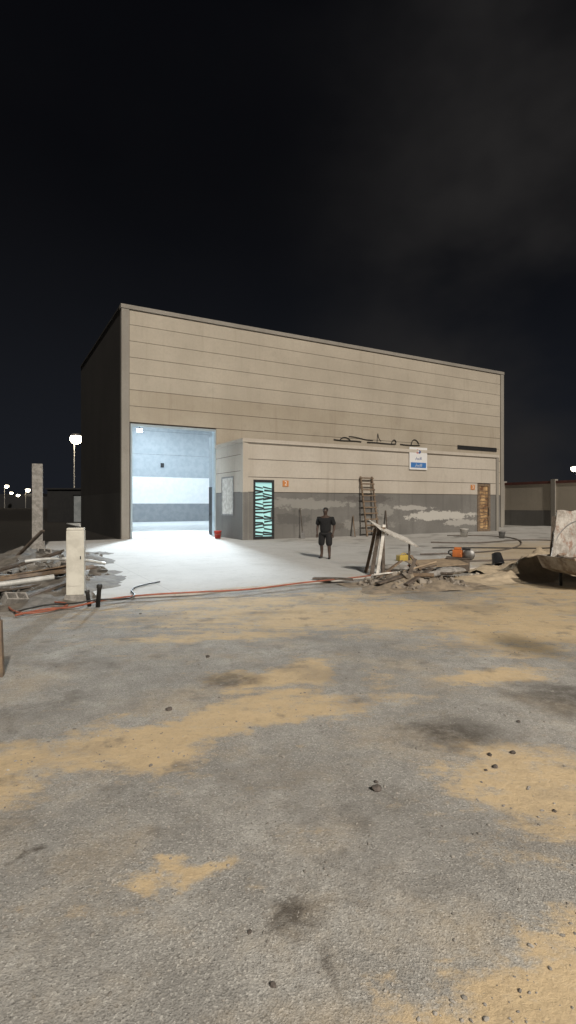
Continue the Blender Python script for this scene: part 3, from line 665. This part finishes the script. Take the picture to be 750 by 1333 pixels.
om=empty('power_saw',T(4.75,14.8,.42)@RZ(-.5)); tag(om,'orange petrol cut off saw with disc on a box','power saw')
boxes('engine_housing',[(-.14,.12,-.1,.1,0,.2),(-.1,.08,-.09,.09,.202,.27)],[M_orange],om,bev=.02)
tube('handle',[(-.12,0,.18),(-.3,0,.2),(-.32,0,.06),(-.13,0,.03)],.02,M_black,om)
lathe('blade_disc',[(.03,0),(.16,.002),(.16,.008),(.03,.01)],M_steel,om,T(.3,-.06,.08)@RX(math.pi/2),28)
boxes('guard',[(.12,.34,-.075,-.09+.08,.2,.25),(.1,.3,-.02,.02,.06,.12)],[M_black],om,bev=.008)
boxes('air_filter',[(-.05,.06,.102,.14,.04,.18)],[M_black],om,bev=.01)
tag(boxes('wooden_crate',[(-.3,.3,-.22,-.2,0,.34),(-.3,.3,.2,.22,0,.34),(-.3,-.28,-.198,.198,0,.34),(.28,.3,-.198,.198,0,.34),(-.32,.32,-.24,.24,.342,.36)],[M_darkwood],None,T(4.75,14.8,.05)@RZ(-.3)),'small plywood box under the saw','crate')

# mortar skip
sk=empty('mortar_skip',T(6.85,12.0,0)@RZ(.25)); tag(sk,'cement crusted steel mortar skip with splattered upright board','mortar skip')
def troughmesh():
    bm=bmesh.new()
    prof=[(-.95,.72),(-.78,.42),(-.45,.30),(.9,.30),(1.3,.72)]
    inn=[(-.90,.72),(-.74,.46),(-.43,.345),(.88,.345),(1.25,.72)]
    a=[];b_=[]
    for y in (-.6,.6):
        a.append([bm.verts.new((p[0],y,p[1])) for p in prof]); b_.append([bm.verts.new((p[0],y*.93,p[1])) for p in inn])
    for i in range(4):
        bm.faces.new((a[0][i],a[0][i+1],a[1][i+1],a[1][i])); bm.faces.new((b_[0][i+1],b_[0][i],b_[1][i],b_[1][i+1]))
    for s in(0,1):
        bm.faces.new(a[s]); bm.faces.new(b_[s])
    for s in (0,1):
        bm.faces.new((a[s][0],a[s][4],b_[s][4],b_[s][0]))
    bm.faces.new((a[0][0],a[1][0],b_[1][0],b_[0][0])); bm.faces.new((a[0][4],a[1][4],b_[1][4],b_[0][4]))
    bmesh.ops.recalc_face_normals(bm,faces=bm.faces[:])
    me=bpy.data.meshes.new('trough'); bm.to_mesh(me); bm.free(); return me
addobj('trough',troughmesh(),sk,simple('crusted_steel',(.36,.33,.29),(.15,.11,.08),3,.8,.6,.02))
tube('rim',[(-.97,-.62,.73),(-.97,.62,.73),(1.32,.62,.73),(1.32,-.62,.73),(-.97,-.62,.73)],.035,simple('rusty_rim',(.38,.33,.27),(.2,.12,.08),4,.8),sk)
for x,y in ((-.4,-.45),(.8,-.45),(-.4,.45),(.8,.45)): lathe('leg',[(.035,0),(.035,.3)],M_black,sk,T(x,y,0),seg=10)
plank('prop_board',(-.66,.45,.5),(-.40,.66,1.6),.1,.04,M_darkwood,sk,0,3)
pmv=[];pmf=[];nn=16
for s in (-.02,.02):
    for j in range(nn+1):
        for i in range(nn+1):
            u=i/nn;v=j/nn
            x=-.7+1.9*u+(.05*noise.noise(Vector((v*5,u*2,1))) if i in (0,nn) else 0)+.38*v*(1-u)
            z=1.12*v+(.07*noise.noise(Vector((u*6,3,0))) if j==nn else 0)
            pmv.append((x,s+.03*noise.noise(Vector((u*3,v*3,5))),z))
mm_=(nn+1)**2
for j in range(nn):
    for i in range(nn):
        a=j*(nn+1)+i; q=(a,a+1,a+nn+2,a+nn+1); pmf.append(q); pmf.append(tuple(mm_+k for k in q[::-1]))
ring=[i for i in range(nn+1)]+[j*(nn+1)+nn for j in range(1,nn+1)]+[nn*(nn+1)+i for i in range(nn-1,-1,-1)]+[j*(nn+1) for j in range(nn-1,0,-1)]
for k in range(len(ring)):
    a=ring[k];b_=ring[(k+1)%len(ring)]; pmf.append((a,mm_+a,mm_+b_,b_))
me=bpy.data.meshes.new('splash_panel'); me.from_pydata(pmv,[],pmf)
addobj('splash_panel',me,sk,M_splat,T(0,.40,.66)@RX(math.radians(-14)))
tube('frame',[(-.72,.4,.66),(-.34,.68,1.8),(1.24,.68,1.8),(1.24,.4,.66)],.02,M_steel,sk)

# ------------------------------------------------------------ person
def skin_mesh(name,verts,edges,radii,sub=2):
    me=bpy.data.meshes.new(name); me.from_pydata([Vector(v) for v in verts],edges,[])
    o=bpy.data.objects.new('tmp',me); COL.objects.link(o)
    sm=o.modifiers.new('s','SKIN'); sm.use_smooth_shade=True
    for i,r in enumerate(radii):
        rr=r if isinstance(r,tuple) else (r,r)
        me.skin_vertices[0].data[i].radius=rr
        me.skin_vertices[0].data[i].use_root=(i==0)
    ss=o.modifiers.new('u','SUBSURF'); ss.levels=sub; ss.render_levels=sub
    r=frozen(o); bpy.data.objects.remove(o); r.name=name; r.materials.clear()
    for p in r.polygons:p.use_smooth=True
    return r
pe=empty('person',T(1.27,17.95,.055)@RZ(math.radians(-18))@Matrix.Diagonal((1.08,1.08,.97,1))); tag(pe,'man in loose black t-shirt and dark shorts standing on the slab','person')
V=[];E=[];R=[]
def add(p,r,prev=None):
    V.append(p);R.append(r)
    if prev is not None:E.append((prev,len(V)-1))
    return len(V)-1
pel=add((0,0,.94),(.15,.11))
wst=add((0,0,1.08),(.135,.10),pel); ch=add((0,-.01,1.28),(.165,.115),wst); up=add((0,.005,1.42),(.12,.085),ch)
nk=add((0,0,1.50),.055,up); nk2=add((0,-.01,1.55),.055,nk); hd1=add((0,-.02,1.62),(.072,.085),nk2); hd2=add((0,-.015,1.69),(.076,.092),hd1); hd3=add((0,-.01,1.755),(.055,.068),hd2)
for s in(-1,1):
    fy=-.09 if s>0 else .05
    hip=add((s*.10,0,.86),.098,pel); kn=add((s*.13,fy*.6-.03,.49),.06,hip); cf=add((s*.135,fy*.8+.02,.34),.058,kn); an=add((s*.14,fy+.02,.09),.038,cf)
    hl=add((s*.14,fy+.04,.04),.036,an); toe=add((s*.18,fy-.14,.03),(.04,.025),an)
    sh_=add((s*.20,.0,1.40),.062,up); el=add((s*.27,.06,1.13),.045,sh_); fa=add((s*.27,.0,1.0),.038,el); wr=add((s*.255,-.06,.89),.028,fa)
    pm=add((s*.25,-.08,.83),(.036,.02),wr)
    for q,(dx,ln) in enumerate(((-.028,.062),(-.01,.074),(.01,.07),(.028,.055))):
        f1=add((s*.25+dx,-.09,.79),.0095,pm); f2=add((s*.25+dx*1.15,-.095,.79-ln*.55),.009,f1); f3=add((s*.25+dx*1.1,-.085,.79-ln),.0075,f2)
    t1=add((s*.25-s*.04,-.095,.835),.011,pm); t2=add((s*.25-s*.052,-.11,.80),.009,t1)
addobj('body',skin_mesh('body',V,E,R,2),pe,M_skin)
def ell(name,c,r,mat):
    bm=bmesh.new(); bmesh.ops.create_uvsphere(bm,u_segments=12,v_segments=8,radius=1)
    for v in bm.verts: v.co=Vector((v.co.x*r[0]+c[0],v.co.y*r[1]+c[1],v.co.z*r[2]+c[2]))
    me=bpy.data.meshes.new(name); bm.to_mesh(me); bm.free()
    for p in me.polygons:p.use_smooth=True
    return addobj(name,me,pe,mat)
M_eye=simple('eye_white',(.3,.3,.28),rough=.3)
for s in(-1,1):
    ell('eye',(s*.028,-.098,1.675),(.012,.008,.007),M_eye); ell('ear',(s*.078,-.005,1.665),(.01,.018,.028),M_skin)
ell('nose',(0,-.112,1.65),(.012,.018,.02),M_skin)
ell('mouth',(0,-.098,1.612),(.022,.01,.006),simple('lips',(.10,.04,.035)))
ell('hair',(0,.008,1.712),(.086,.098,.072),M_hair)
V=[];E=[];R=[]
a=add((0,0,.84),(.195,.155)); b1=add((0,0,1.06),(.185,.145),a); c=add((0,-.01,1.28),(.205,.15),b1); d=add((0,.005,1.43),(.145,.105),c)
for s in(-1,1):
    e=add((s*.205,0,1.40),.092,d); f=add((s*.265,.045,1.15),.085,e)
addobj('shirt',skin_mesh('shirt',V,E,R,2),pe,M_shirt)
V=[];E=[];R=[]
a=add((0,0,.95),(.16,.122))
for s in(-1,1):
    fy=-.09 if s>0 else .05
    h=add((s*.105,0,.85),.125,a); k=add((s*.128,fy*.5-.02,.60),.11,h); k2=add((s*.135,fy*.6-.02,.42),.105,k)
addobj('shorts',skin_mesh('shorts',V,E,R,2),pe,M_trou)
for s in(-1,1):
    fy=-.09 if s>0 else .05
    V=[];E=[];R=[]
    a=add((s*.14,fy+.04,.045),.048); b1=add((s*.155,fy-.06,.04),(.05,.036),a); c=add((s*.18,fy-.16,.03),(.045,.028),b1)
    addobj('shoe',skin_mesh('shoe',V,E,R,2),pe,M_rubber)

# ------------------------------------------------------------ lights
def area(name,mw,size,power,color,spread=None):
    l=bpy.data.lights.new(name,'AREA'); l.energy=power; l.color=color; l.size=size
    if spread: l.spread=spread
    o=bpy.data.objects.new(name,l); COL.objects.link(o); o.matrix_world=mw; return o
def aim(src,tgt): return Matrix.Translation(src)@(tgt-src).to_track_quat('-Z','Y').to_matrix().to_4x4()
COOL=(.78,.91,1.0)
for (x,y,p) in ((5,7,450),(8,20,1400),(18,20,900)):
    area('ceiling_light',BM@T(x,y,10.8),1.5,p,COOL)
HF=boxes('hall_floodlight',[(8.3,9.1,15.0,15.2,10.2,10.8)],[M_black],W,bev=.02)
area('hall_beam',aim(L(8.6,14.7,10.3),L(.2,-12.5,0)),1.6,2000,COOL,math.radians(66))
area('flood_beam',aim(L(.95,-.06,5.8),L(0.5,-14,0)),.35,190,COOL,math.radians(110))
street_lamp(9.5,-6,11.5,.5,'roadside street lamp lighting the site',arm=-1.2)
area('lamp_beam',T(8.3,-6,11.0)@Euler((math.radians(26),0,math.radians(25))).to_matrix().to_4x4(),.6,2400,(1,.92,.81))
fill_sun=bpy.data.lights.new('fill_sun','SUN'); fill_sun.energy=2.6; fill_sun.angle=math.radians(1.5); fill_sun.color=(1,.915,.80)  # night scene: sun-type lamp added as even warm fill for the street lighting
so=bpy.data.objects.new('fill_sun',fill_sun); COL.objects.link(so)
el=math.radians(39); dirv=Vector((-.36*math.cos(el),.933*math.cos(el),-math.sin(el)))
so.rotation_euler=dirv.to_track_quat('-Z','Y').to_euler()

# ------------------------------------------------------------ world
w=bpy.data.worlds.new("World"); S.world=w; w.use_nodes=True; nt=w.node_tree
bg=nt.nodes['Background']
co=N(nt,'ShaderNodeTexCoord').outputs['Generated']
sx=N(nt,'ShaderNodeSeparateXYZ'); nt.links.new(co,sx.inputs[0])
gr=ramp(nt,sx.outputs[2],-.05,.55)
c0=mixc(nt,gr,(.0105,.0122,.0165),(.0026,.0028,.0038))
n1=noi(nt,co,1.7,5,.5,mapscale=(1,1,1.6),loc=(.3,0,.2))
cl=math_(nt,'MULTIPLY',ramp(nt,n1,.38,.66),ramp(nt,sx.outputs[0],-.05,.35,.05,1))
c1=mixc(nt,cl,c0,(.021,.0198,.0195))
nt.links.new(c1,bg.inputs[0]); bg.inputs[1].default_value=1.0

# ------------------------------------------------------------ camera
cam=bpy.data.cameras.new('camera'); co_=bpy.data.objects.new('camera',cam); COL.objects.link(co_)
co_.location=(0,0,1.9); co_.rotation_euler=(math.radians(90),0,0)
cam.sensor_fit='VERTICAL'; cam.sensor_height=36; cam.lens=36*690/1333; cam.shift_y=-10.5/1333
cam.clip_end=2500; cam.clip_start=.05
S.camera=co_
S.view_settings.view_transform='Standard'; S.view_settings.look='None'; S.view_settings.exposure=0
